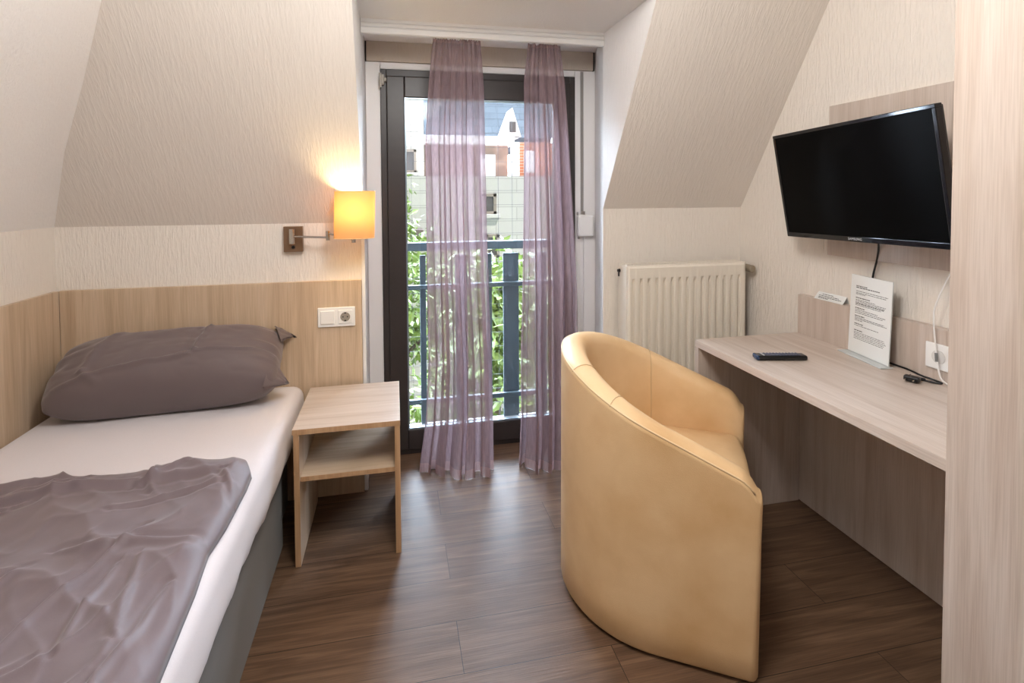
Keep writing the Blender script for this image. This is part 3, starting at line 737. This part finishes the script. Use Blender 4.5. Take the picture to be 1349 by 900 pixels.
lines = [(.925, .2, .34, 1), (.905, .2, .64, 1), (.862, .2, .84, 0), (.840, .2, .80, 0), (.825, .2, .30, 0), (.775, .2, .42, 1), (.752, .2, .55, 0), (.735, .2, .80, 0), (.718, .2, .78, 0), (.700, .2, .76, 1), (.683, .2, .70, 0), (.645, .2, .30, 1), (.625, .2, .62, 0), (.605, .2, .80, 0), (.585, .2, .74, 0), (.545, .2, .31, 1), (.525, .2, .78, 0), (.508, .2, .84, 0), (.49, .2, .26, 0), (.445, .2, .28, 1), (.425, .2, .66, 0), (.36, .2, .28, 1), (.337, .2, .80, 0), (.318, .2, .82, 0), (.298, .2, .84, 0), (.278, .2, .80, 0), (.258, .2, .78, 0)]
for y, x0, x1, hv in lines: words_row(y * sh - .02, x0 * sw_ - .012, x1 * sw_ + .016, .0030 if hv else .0017)
obj('printed_text', bm, M_ink, sg)

# folded card on the upstand
tc_ = thing('tent_card', 'small folded white card standing on the desk upstand', 'card', (1.752, 1.84, .9094))
bm = NB()
y0, y1 = 1.768, 1.915
A0, A1 = (1.737, y1, .910), (1.737, y0, .910); B0, B1 = (1.7525, y1 - .01, .9405), (1.7525, y0 - .006, .9405); C0, C1 = (1.7675, y1, .910), (1.7675, y0, .910)
poly(bm, [A0, A1, B1, B0]); poly(bm, [B0, B1, C1, C0])
bmesh.ops.remove_doubles(bm, verts=bm.verts, dist=1e-5)
r_ = bmesh.ops.solidify(bm, geom=bm.faces[:], thickness=.0006)
obj('folded_sheet', bm, M_paper, tc_)
bm = NB(); fa, fb, fu = Vector(A0), Vector(A1), (Vector(B0) - Vector(A0))
fx = (fb - fa); fl_ = fx.length; fx.normalize(); fu2 = Vector((.0155, 0, .0305)); ful = fu2.length; fu2.normalize(); fn = fx.cross(fu2)
if fn.x > 0: fn = -fn
Mt = Matrix.Identity(4)
for i in range(3): Mt[i][0] = fx[i]; Mt[i][1] = fu2[i]; Mt[i][2] = fn[i]; Mt[i][3] = fa[i]
for yy, x0, x1 in ((.024, .035, .09), (.017, .02, .12), (.011, .02, .135), (.006, .02, .07)):
    x = x0
    while x < x1:
        wl_ = rng.uniform(.006, .016); box(bm, x, min(x1, x + wl_), yy, yy + .0022, .0010, .0013, M=Mt); x += wl_ + .002
obj('printed_text', bm, M_ink, tc_)

# remote control
rc = thing('remote_control', 'black television remote control lying on the desk', 'remote control', (1.39, 1.685, .74))
ra_ = math.atan2(1.672 - 1.712, 1.478 - 1.302)
Mr = Matrix.Translation((1.390, 1.690, .740)) @ Matrix.Rotation(ra_, 4, 'Z')
bm = bx(-.092, .092, -.022, .022, .001, .019, bev=.007, seg=3, M=Mr)
obj('body', bm, M_black, rc)
obj('end_cap', bx(-.094, -.080, -.0225, .0225, .002, .0195, bev=.006, seg=3, M=Mr), plain('blue_black_cap', srgb(28, 48, 78), .25), rc)
m_bt = plain('grey_button', srgb(96, 100, 122), .5); m_bt2 = plain('white_button', srgb(200, 200, 205), .5)
first = None
for i in range(12):
    for j in range(3):
        x = -.066 + i * .0118; y = -.0125 + j * .0125
        o = obj('button', bx(x - .0035, x + .0035, y - .0040, y + .0040, .0188, .0208, bev=.001, M=Mr), m_bt if i else m_bt2, rc)

# ------------------------------------------------------------------ television and panel
tp = obj('tv_back_board', bx(1.7523, 1.7685, 1.0, 1.8646, 1.0993, 1.7105, bev=.001), M_ash, None, (1.76, 1.43, 1.4))
tag(tp, 'pale wooden board on the wall behind the television', 'wall panel')
tv = thing('television', 'black flat screen television tilted down on the right wall', 'television', (1.60, 1.608, 1.391))
n = Vector((-.98477, .0642, -.16159)).normalized()
tl0 = Vector((1.580, 1.982, 1.597)); tr0 = Vector((1.530, 1.248, 1.612)); bl0 = Vector((1.649, 1.969, 1.170)); br0 = Vector((1.599, 1.235, 1.185))
tx = (tr0 - tl0).normalized(); n = (n - tx * n.dot(tx)).normalized(); ty = n.cross(tx)
if ty.z < 0: ty = -ty
cc = (tl0 + tr0 + bl0 + br0) / 4
Mv = Matrix.Identity(4)
for i in range(3): Mv[i][0] = tx[i]; Mv[i][1] = ty[i]; Mv[i][2] = n[i]; Mv[i][3] = cc[i]
HW, HH = .368, .2165
bm = NB()
for a in ((-HW, HW, HH - .013, HH), (-HW, HW, -HH, -HH + .020), (-HW, -HW + .013, -HH + .020, HH - .013), (HW - .013, HW, -HH + .020, HH - .013)):
    box(bm, a[0], a[1], a[2], a[3], -.024, 0, bev=.002, M=Mv)
obj('bezel', bm, M_gloss, tv)
obj('screen', bx(-HW + .012, HW - .012, -HH + .019, HH - .012, -.02, -.003, M=Mv), M_screen, tv)
bm = NB(); box(bm, -HW + .004, HW - .004, -HH + .004, HH - .004, -.034, -.022, bev=.004, M=Mv); box(bm, -.27, .27, -.19, .12, -.062, -.03, bev=.012, M=Mv)
obj('rear_housing', bm, M_black, tv)
def text_mesh(name, body, size, Mx, mt, parent, align='CENTER', ext=.0004, wide=1.0):
    cu = bpy.data.curves.new(name, 'FONT'); cu.body = body; cu.size = size; cu.align_x = align; cu.align_y = 'CENTER'; cu.extrude = ext
    cu.space_character = wide
    to = bpy.data.objects.new(name + '_tmp', cu); COL.objects.link(to)
    dg = bpy.context.evaluated_depsgraph_get(); me = bpy.data.meshes.new_from_object(to.evaluated_get(dg))
    bpy.data.objects.remove(to)
    bm = NB(); bm.from_mesh(me); bm.transform(Mx); bpy.data.meshes.remove(me)
    return obj(name, bm, mt, parent)
text_mesh('logo', 'SAMSUNG', .013, Mv @ Matrix.Translation((0.0, -HH + .0105, .0006)), plain('silver_logo', srgb(200, 204, 210), .4), tv, wide=1.1)
bm = NB(); q0 = Mv @ Vector((0, -.03, -.06))
tube(bm, [q0, Vector((1.70, 1.60, 1.385))], .016, 10); box(bm, 1.728, 1.752, 1.53, 1.68, 1.30, 1.47, bev=.003)
tube(bm, [Vector((1.70, 1.60, 1.34)), Vector((1.70, 1.60, 1.43))], .018, 12); tube(bm, [Vector((1.70, 1.60, 1.385)), Vector((1.74, 1.60, 1.385))], .014, 10)
box(bm, -.10, .10, -.13, .07, -.068, -.060, M=Mv)
obj('wall_bracket', bm, M_black, tv)

# ------------------------------------------------------------------ wardrobe
wr = thing('wardrobe', 'tall pale wooden wardrobe at the right edge of the room', 'wardrobe', (1.46, .6, 0))
WX, WY = 1.165, .910
M_wr = wood('wardrobe_laminate', ASHC, 'Z', seed=21)
obj('side_panel', bx(WX, WX + .019, .30, WY, 0, 2.42, bev=.001), M_wr, wr)
obj('side_panel', bx(XR - .022, XR - .003, .30, WY, 0, 2.42, bev=.001), M_wr, wr)
bm = NB(); box(bm, WX + .019, XR - .022, .30, WY, .08, .099); box(bm, WX + .019, XR - .022, .30, WY, 2.40, 2.42); box(bm, WX + .019, XR - .022, WY - .012, WY, .0, 2.40); box(bm, WX + .019, XR - .022, .33, .345, 0, .08)
obj('carcass', bm, M_wr, wr)
for x0, x1, hx in ((WX + .002, 1.4655, 1.44), (1.4685, XR - .005, 1.49)):
    d_ = obj('door', bx(x0, x1, .281, .299, .085, 2.418, bev=.001), M_wr, wr)
    bm = NB(); tube(bm, [(hx, .281, 1.00), (hx, .262, 1.00), (hx, .262, 1.14), (hx, .281, 1.14)], .005, 8)
    obj('door_handle', bm, M_chrome, d_)

# ------------------------------------------------------------------ tub chair
TH = -.559; CC = Vector((.9185, 1.6825, 0)); R_, L_ar, HB, KH = .361, .252, .820, .432
fwd = Vector((cos(TH), sin(TH), 0)); lft = Vector((-sin(TH), cos(TH), 0))
ch = thing('tub_chair', 'cream leatherette tub armchair pulled up to the desk', 'chair', CC)
TW = .092
def foot(s):
    """outer path: s in 0..1 near arm front -> back -> far arm front; returns (f, l, nf, nl) point and inward normal"""
    arc = pi * R_; tot = arc + 2 * L_ar; d = s * tot
    if d < L_ar: return (L_ar - d, -R_, 0, 1)
    if d < L_ar + arc:
        a = -pi / 2 - (d - L_ar) / R_; return (R_ * cos(a), R_ * sin(a), -cos(a), -sin(a))
    return (d - L_ar - arc, R_, 0, -1)
def rim_h(f):
    h = HB - KH * (f + R_); x = f - (L_ar - .05)
    if x > 0: h -= .034 * (x / .05) ** 2.4
    return h
def ch_pt(s, ins, z):
    f, l, nf, nl = foot(s)
    f += .035 * (z - .05) * max(0, (f + .1) / .35)
    return CC + fwd * (f + nf * ins) + lft * (l + nl * ins) + Vector((0, 0, z))
SEAT = .43
def sections(s):
    h = rim_h(foot(s)[0])
    P = [(.008, .006), (-.002, .02)]
    for k in range(1, 9): P.append((-.002 + .003 * k / 8, lerp(.02, h - .02, k / 8)))
    P += [(.001, h - .008), (.006, h - .002), (.018, h + .006), (.034, h + .010), (.052, h + .010), (.070, h + .004), (.084, h - .008), (.091, h - .028), (TW, h - .06)]
    for k in range(1, 7): P.append((TW + .006 * sin(pi * k / 6), lerp(h - .06, SEAT - .06, k / 6)))
    return P
bm = NB(); NS = 150; rings = []
for i in range(NS):
    s = i / (NS - 1)
    s = .5 - .5 * cos(pi * s) if False else s
    rings.append([bm.verts.new(ch_pt(s, a, z)) for a, z in sections(s)])
for a, b in zip(rings, rings[1:]):
    for k in range(len(a) - 1): bm.faces.new((a[k], b[k], b[k + 1], a[k + 1]))
# rounded arm fronts
for ring, flip in ((rings[0], False), (rings[-1], True)):
    c0 = sum((v.co for v in ring), Vector()) / len(ring)
    prev = ring
    for sc_, out in ((.93, .008), (.75, .013), (.4, .016)):
        new = []
        for v in ring:
            q = Vector(v.co); mid = (ring[5].co + (ring[-1].co - ring[5].co) * .5)
            mid = Vector((mid.x, mid.y, q.z)) ; q = mid + (q - mid) * sc_
            tt = (q.z - .014) / (max(r.co.z for r in ring) - .014); q.z -= (1 - sc_) * .045 * max(0, tt) ** 8
            new.append(bm.verts.new(q + fwd * out))
        for k in range(len(ring) - 1):
            f_ = (prev[k], prev[k + 1], new[k + 1], new[k]); bm.faces.new(f_ if not flip else f_[::-1])
        prev = new
    bm.faces.new(prev if not flip else prev[::-1])
bmesh.ops.recalc_face_normals(bm, faces=bm.faces)
obj('backrest_shell', bm, M_leather, ch, smooth=True)
bm = NB(); tube(bm, [ch_pt(.006 + .988 * i / 119, .0035, rim_h(foot(.006 + .988 * i / 119)[0]) - .004) for i in range(120)], .0028, 8)
obj('piping', bm, M_pipe, ch, smooth=True)
# cross seams on the rim and down the inside
for s in (.24, .345, .79):
    bm = NB(); P = sections(s)[10:]
    tube(bm, [ch_pt(s, a - .0006 if a < .08 else a + .0004, z + .0006) for a, z in P], .0016, 6)
    obj('seam', bm, plain('seam_thread', srgb(206, 172, 128), .6), ch, smooth=True)
# seat cushion
bm = NB(); Ri = R_ - TW - .002
def seat_outline(t):
    tot = pi * Ri + 2 * (L_ar - .005) ; d = t * tot
    if d < L_ar - .005: return (L_ar - .005 - d, -Ri)
    d -= L_ar - .005
    if d < pi * Ri: a = -pi / 2 - d / Ri; return (Ri * cos(a), Ri * sin(a))
    d -= pi * Ri; return (d, Ri)
OUT = [seat_outline(i / 79) for i in range(80)] + [(L_ar - .005 + .03 * cos(pi / 2 - pi * k / 12) * 1.0, Ri * sin(pi / 2 - pi * k / 12)) for k in range(1, 12)]
prev = None; cx_, cy_ = .02, 0
for sc_, z in ((.97, .30), (1.0, .315), (1.0, SEAT - .02), (.985, SEAT - .005), (.93, SEAT + .006), (.7, SEAT + .016), (.35, SEAT + .02)):
    rg = [bm.verts.new(CC + fwd * (cx_ + (f - cx_) * sc_) + lft * (l * sc_) + Vector((0, 0, z))) for f, l in OUT]
    if prev:
        for k in range(len(rg)): bm.faces.new((prev[k], prev[(k + 1) % len(rg)], rg[(k + 1) % len(rg)], rg[k]))
    else: bm.faces.new(rg[::-1])
    prev = rg
bm.faces.new(prev); bmesh.ops.recalc_face_normals(bm, faces=bm.faces)
obj('seat_cushion', bm, M_leather, ch, smooth=True)
Mc = Matrix.Translation(CC) @ Matrix.Rotation(TH, 4, 'Z')
obj('front_panel', bx(L_ar - .03, L_ar - .005, -Ri - .002, Ri + .002, .02, .305, bev=.004, M=Mc), M_leather, ch)
for f, l in ((L_ar - .08, -R_ + .05), (L_ar - .08, R_ - .05), (-R_ * .68, -R_ * .62), (-R_ * .68, R_ * .62)):
    p = CC + fwd * f + lft * l; bm = NB(); tube(bm, [p, p + Vector((0, 0, .024))], [.016, .018], 12)
    obj('foot', bm, M_black, ch)

# ------------------------------------------------------------------ outside
bl = thing('balcony_railing', 'blue-grey steel balcony railing with broad slats outside the door', 'railing', (.46, 2.99, 0))
YR = 2.965
for z0, z1, yy in ((1.048, 1.094, .025), (.830, .856, .012), (.187, .214, .012)):
    obj('rail', bx(-.35, 1.35, YR - yy, YR + yy, z0, z1, bev=.003), M_rail, bl)
for x0, x1 in ((-.30, -.24), (-.12, -.05), (.133, .166), (.33, .40), (.511, .542), (.608, .70), (.80, .87), (.97, 1.04), (1.18, 1.25)):
    obj('slat', bx(x0, x1, YR + .014, YR + .026, .05, 1.020, bev=.002), M_rail, bl)
obj('floor_plate', bx(-.4, 1.4, 2.93, 3.08, -.06, .03, bev=.004), plain('pale_bounce_surface', srgb(206, 202, 196), .8, noise_amt=.1, scale=12), bl)  # unseen plate, coloured pale to bounce daylight up to the recess ceiling
bn = NB()
YN = 3.10
for k in range(24):
    x = -.5 + k * .085; box(bn, x, x + .0016, YN, YN + .0016, .0, 2.5)
for k in range(30):
    z = .02 + k * .085; box(bn, -.5, 1.5, YN, YN + .0016, z, z + .0016)
nt_ = obj('bird_net', bn, plain('dark_net_cord', srgb(84, 84, 88), .8), None, (.5, YN, 0)); tag(nt_, 'fine square bird net stretched outside the balcony railing', 'net')

struct('ground', bx(-40, 60, 3.3, 70, -7.2, -7), plain('street_asphalt', srgb(96, 94, 92), .9, noise_amt=.2, scale=3))
M_fac = tiles('white_render', srgb(196, 190, 182), srgb(202, 196, 188), .9, .30, srgb(178, 172, 164))
M_brown = plain('taupe_panel', srgb(140, 120, 106), .8, noise_amt=.08, scale=4)
M_slate = tiles('slate', srgb(66, 74, 82), srgb(78, 86, 94), .45, .22, srgb(56, 64, 72))
M_brick = tiles('orange_brick', srgb(170, 96, 62), srgb(180, 108, 74), .25, .08, srgb(190, 150, 130))
M_wing = plain('dark_window_glass', srgb(92, 86, 84), .2)
def win(parent, x0, x1, z0, z1, y):
    bm = NB()
    for a in ((x0, x1, z1 - .06, z1), (x0, x1, z0, z0 + .06), (x0, x0 + .06, z0, z1), (x1 - .06, x1, z0, z1)): box(bm, a[0], a[1], y - .05, y + .03, a[2], a[3])
    w_ = obj('window', bm, plain('window_frame_paint', srgb(150, 136, 124), .6), parent)
    obj('window_pane', bx(x0 + .05, x1 - .05, y - .02, y + .0, z0 + .05, z1 - .05), M_wing, w_)
    obj('window_sill', bx(x0 - .08, x1 + .08, y - .14, y + .01, z0 - .08, z0, bev=.01), M_fac, w_)
YA = 11.0
hA = thing('white_house', 'sunlit white rendered house across the street', 'building', (3, YA, -7))
obj('wall', bx(-6, 12, YA, YA + 2.8, -7, 1.745), M_fac, hA)
for (u0, u1, z0, z1) in ((1.80, 2.10, .95, 1.38), (1.86, 2.16, .02, .52), (-.6, .15, .30, .95), (-2.2, -1.4, .3, 1.1), (3.6, 4.3, .1, .9), (1.80, 2.3, -2.0, -1.0), (3.6, 4.3, -2.2, -1.1), (-.6, .2, -2.2, -1.1)):
    win(hA, u0, u1, z0, z1, YA)
obj('awning', bx(-.3, .55, YA - .5, YA - .01, .55, .68, bev=.01), plain('dark_awning', srgb(110, 96, 92), .8), hA)
YBk = 15.0
hB = thing('slate_roofed_house', 'house with blue-grey slate roof and taupe attic storey behind the white house', 'building', (3, YBk, -7))
zc0 = 1.355 + (257.5 - 192) / 697.27 * YBk * 1.0; zc1 = 1.355 + (257.5 - 181) / 697.27 * YBk
def XatU(u, y):   # road-map helper: lateral position seen along a direction, at depth y
    d = FW + RT * ((u - 667.65) / 697.27); return d.x / d.y * y
x_r = XatU(675, YBk)
obj('attic_wall', bx(-5, x_r - .12, YBk, YBk + 4, -7, zc0), M_brown, hB)
obj('cornice', bx(-5, x_r, YBk - .35, YBk + 4, zc0, zc1, bev=.02), M_white, hB)
bm = NB()
rz = zc1 + 4.2
xl = XatU(561, YBk)
pts = [(xl - .0, YBk - .1, zc1), (x_r + 3, YBk - .1, zc1), (x_r + 3, YBk + 3.2, rz), (xl, YBk + 3.2, rz)]
poly(bm, pts); poly(bm, [(x, YBk + 6.5, zc1) if i < 2 else (x, y, z) for i, (x, y, z) in enumerate(pts)][::-1])
bmesh.ops.remove_doubles(bm, verts=bm.verts, dist=1e-4)
obj('roof', bm, M_slate, hB)
for x in (XatU(541, YBk), XatU(643, YBk)): 
    bm = bx(x - .22, x + .22, YBk - .03, YBk + .02, zc0 - .95, zc0 - .25, bev=.01); w_ = obj('window', bm, M_white, hB)
gx0, gx1, gxm = XatU(655, YBk), XatU(684, YBk), XatU(673, YBk); gz = 1.355 + (257.5 - 143) / 697.27 * YBk
bm = NB(); f0 = [(gx0, YBk - .3, zc1), (gx1, YBk - .3, zc1), (gxm, YBk - .3, gz)]; f1 = [(x, YBk + 2, z) for x, y, z in f0]
poly(bm, f0); poly(bm, [f0[0], f0[2], f1[2], f1[0]]); poly(bm, [f0[2], f0[1], f1[1], f1[2]])
bmesh.ops.remove_doubles(bm, verts=bm.verts, dist=1e-4)
gb = obj('dormer_gable', bm, M_white, hB)
obj('gable_window', bx(gxm - .09, gxm + .09, YBk - .33, YBk - .29, zc1 + .12, zc1 + .42), M_wing, gb)
hC = thing('brick_house', 'orange brick house wing beside the slate-roofed house', 'building', (x_r + 2, 14, -7))
obj('wall', bx(x_r - .02, x_r + 4, 14.08, 14.5, -7, 1.355 + (257.5 - 187) / 697.27 * 14.1), M_brick, hC)
obj('corner_pilaster', bx(x_r - .16, x_r - .02, 14.0, 14.5, -7, 1.355 + (257.5 - 187) / 697.27 * 14.1), M_white, hC)
obj('window', bx(x_r + .12, x_r + .42, 14.04, 14.08, 1.95, 2.55), M_white, hC)
hD = thing('pale_side_house', 'pale tiled gable wall at the left beyond the white house', 'building', (-3, 14.2, -7))
xd = XatU(559, 14.2)
obj('wall', bx(-9, xd, 14.1, 14.5, -7, 4.6), M_fac, hD)
obj('roof', bx(-9.2, xd + .05, 14.0, 14.55, 4.6, 4.75), M_slate, hD)
win(hD, xd - .75, xd - .2, 1.95, 2.55, 14.1)

def tree(name, label, cx, cy, z0, z1, rad, nl, seed, ms):
    rg = random.Random(seed)
    t = thing(name, label, 'tree', (cx, cy, -7), 'trees in the street')
    bm = NB(); tube(bm, spline([(cx, cy, -7), (cx + .1, cy, -4), (cx - .05, cy + .1, lerp(z0, z1, .3)), (cx, cy, lerp(z0, z1, .8))], 6), [.14 - .11 * k / 18 for k in range(19)], 8)
    for k in range(9):
        a = rg.uniform(0, 6.28); z = lerp(z0, z1, rg.uniform(.1, .7)); r = rad * rg.uniform(.6, .95)
        tube(bm, [(cx, cy, z), (cx + r * .5 * cos(a), cy + r * .5 * sin(a), z + .3), (cx + r * cos(a), cy + r * sin(a), z + .7)], [.04, .025, .01], 6)
    obj('trunk', bm, plain('bark', srgb(104, 88, 74), .9), t)
    bm = NB()
    cl = []
    for k in range(46):
        a = rg.uniform(0, 6.28); zz = rg.random(); r = rad * sqrt(max(.05, 1 - (2 * zz - 1) ** 2)) * rg.uniform(.35, 1)
        cl.append(Vector((cx + r * cos(a), cy + r * sin(a), lerp(z0, z1, zz))))
    for k in range(nl):
        c = rg.choice(cl); p = c + Vector((rg.gauss(0, .20), rg.gauss(0, .20), rg.gauss(0, .20)))
        d = Vector((rg.gauss(0, 1), rg.gauss(0, 1), rg.gauss(0, .8) - .3)).normalized(); s_ = rg.uniform(.05, .10)
        q = d.orthogonal().normalized(); q.rotate(Matrix.Rotation(rg.uniform(0, 6.28), 3, d)); nn = d.cross(q)
        a0 = p - d * s_; a1 = p + q * s_ * .45 + nn * s_ * .1; a2 = p + d * s_; a3 = p - q * s_ * .45 + nn * s_ * .1
        bm.faces.new([bm.verts.new(v) for v in (a0, a1, a2, a3)])
    obj('foliage', bm, ms, t)
M_leaf = leaf_mat('leaf_green', srgb(82, 108, 36), srgb(140, 156, 76))
tree('street_tree', 'tall leafy green tree behind the left end of the railing', XatU(518, 8.4), 8.4, -5.4, 1.45, 1.2, 9000, 2, M_leaf)
tree('street_tree', 'lower leafy green tree seen between the two curtains', XatU(655, 5.4), 5.4, -5.0, .40, .85, 7500, 5, M_leaf)
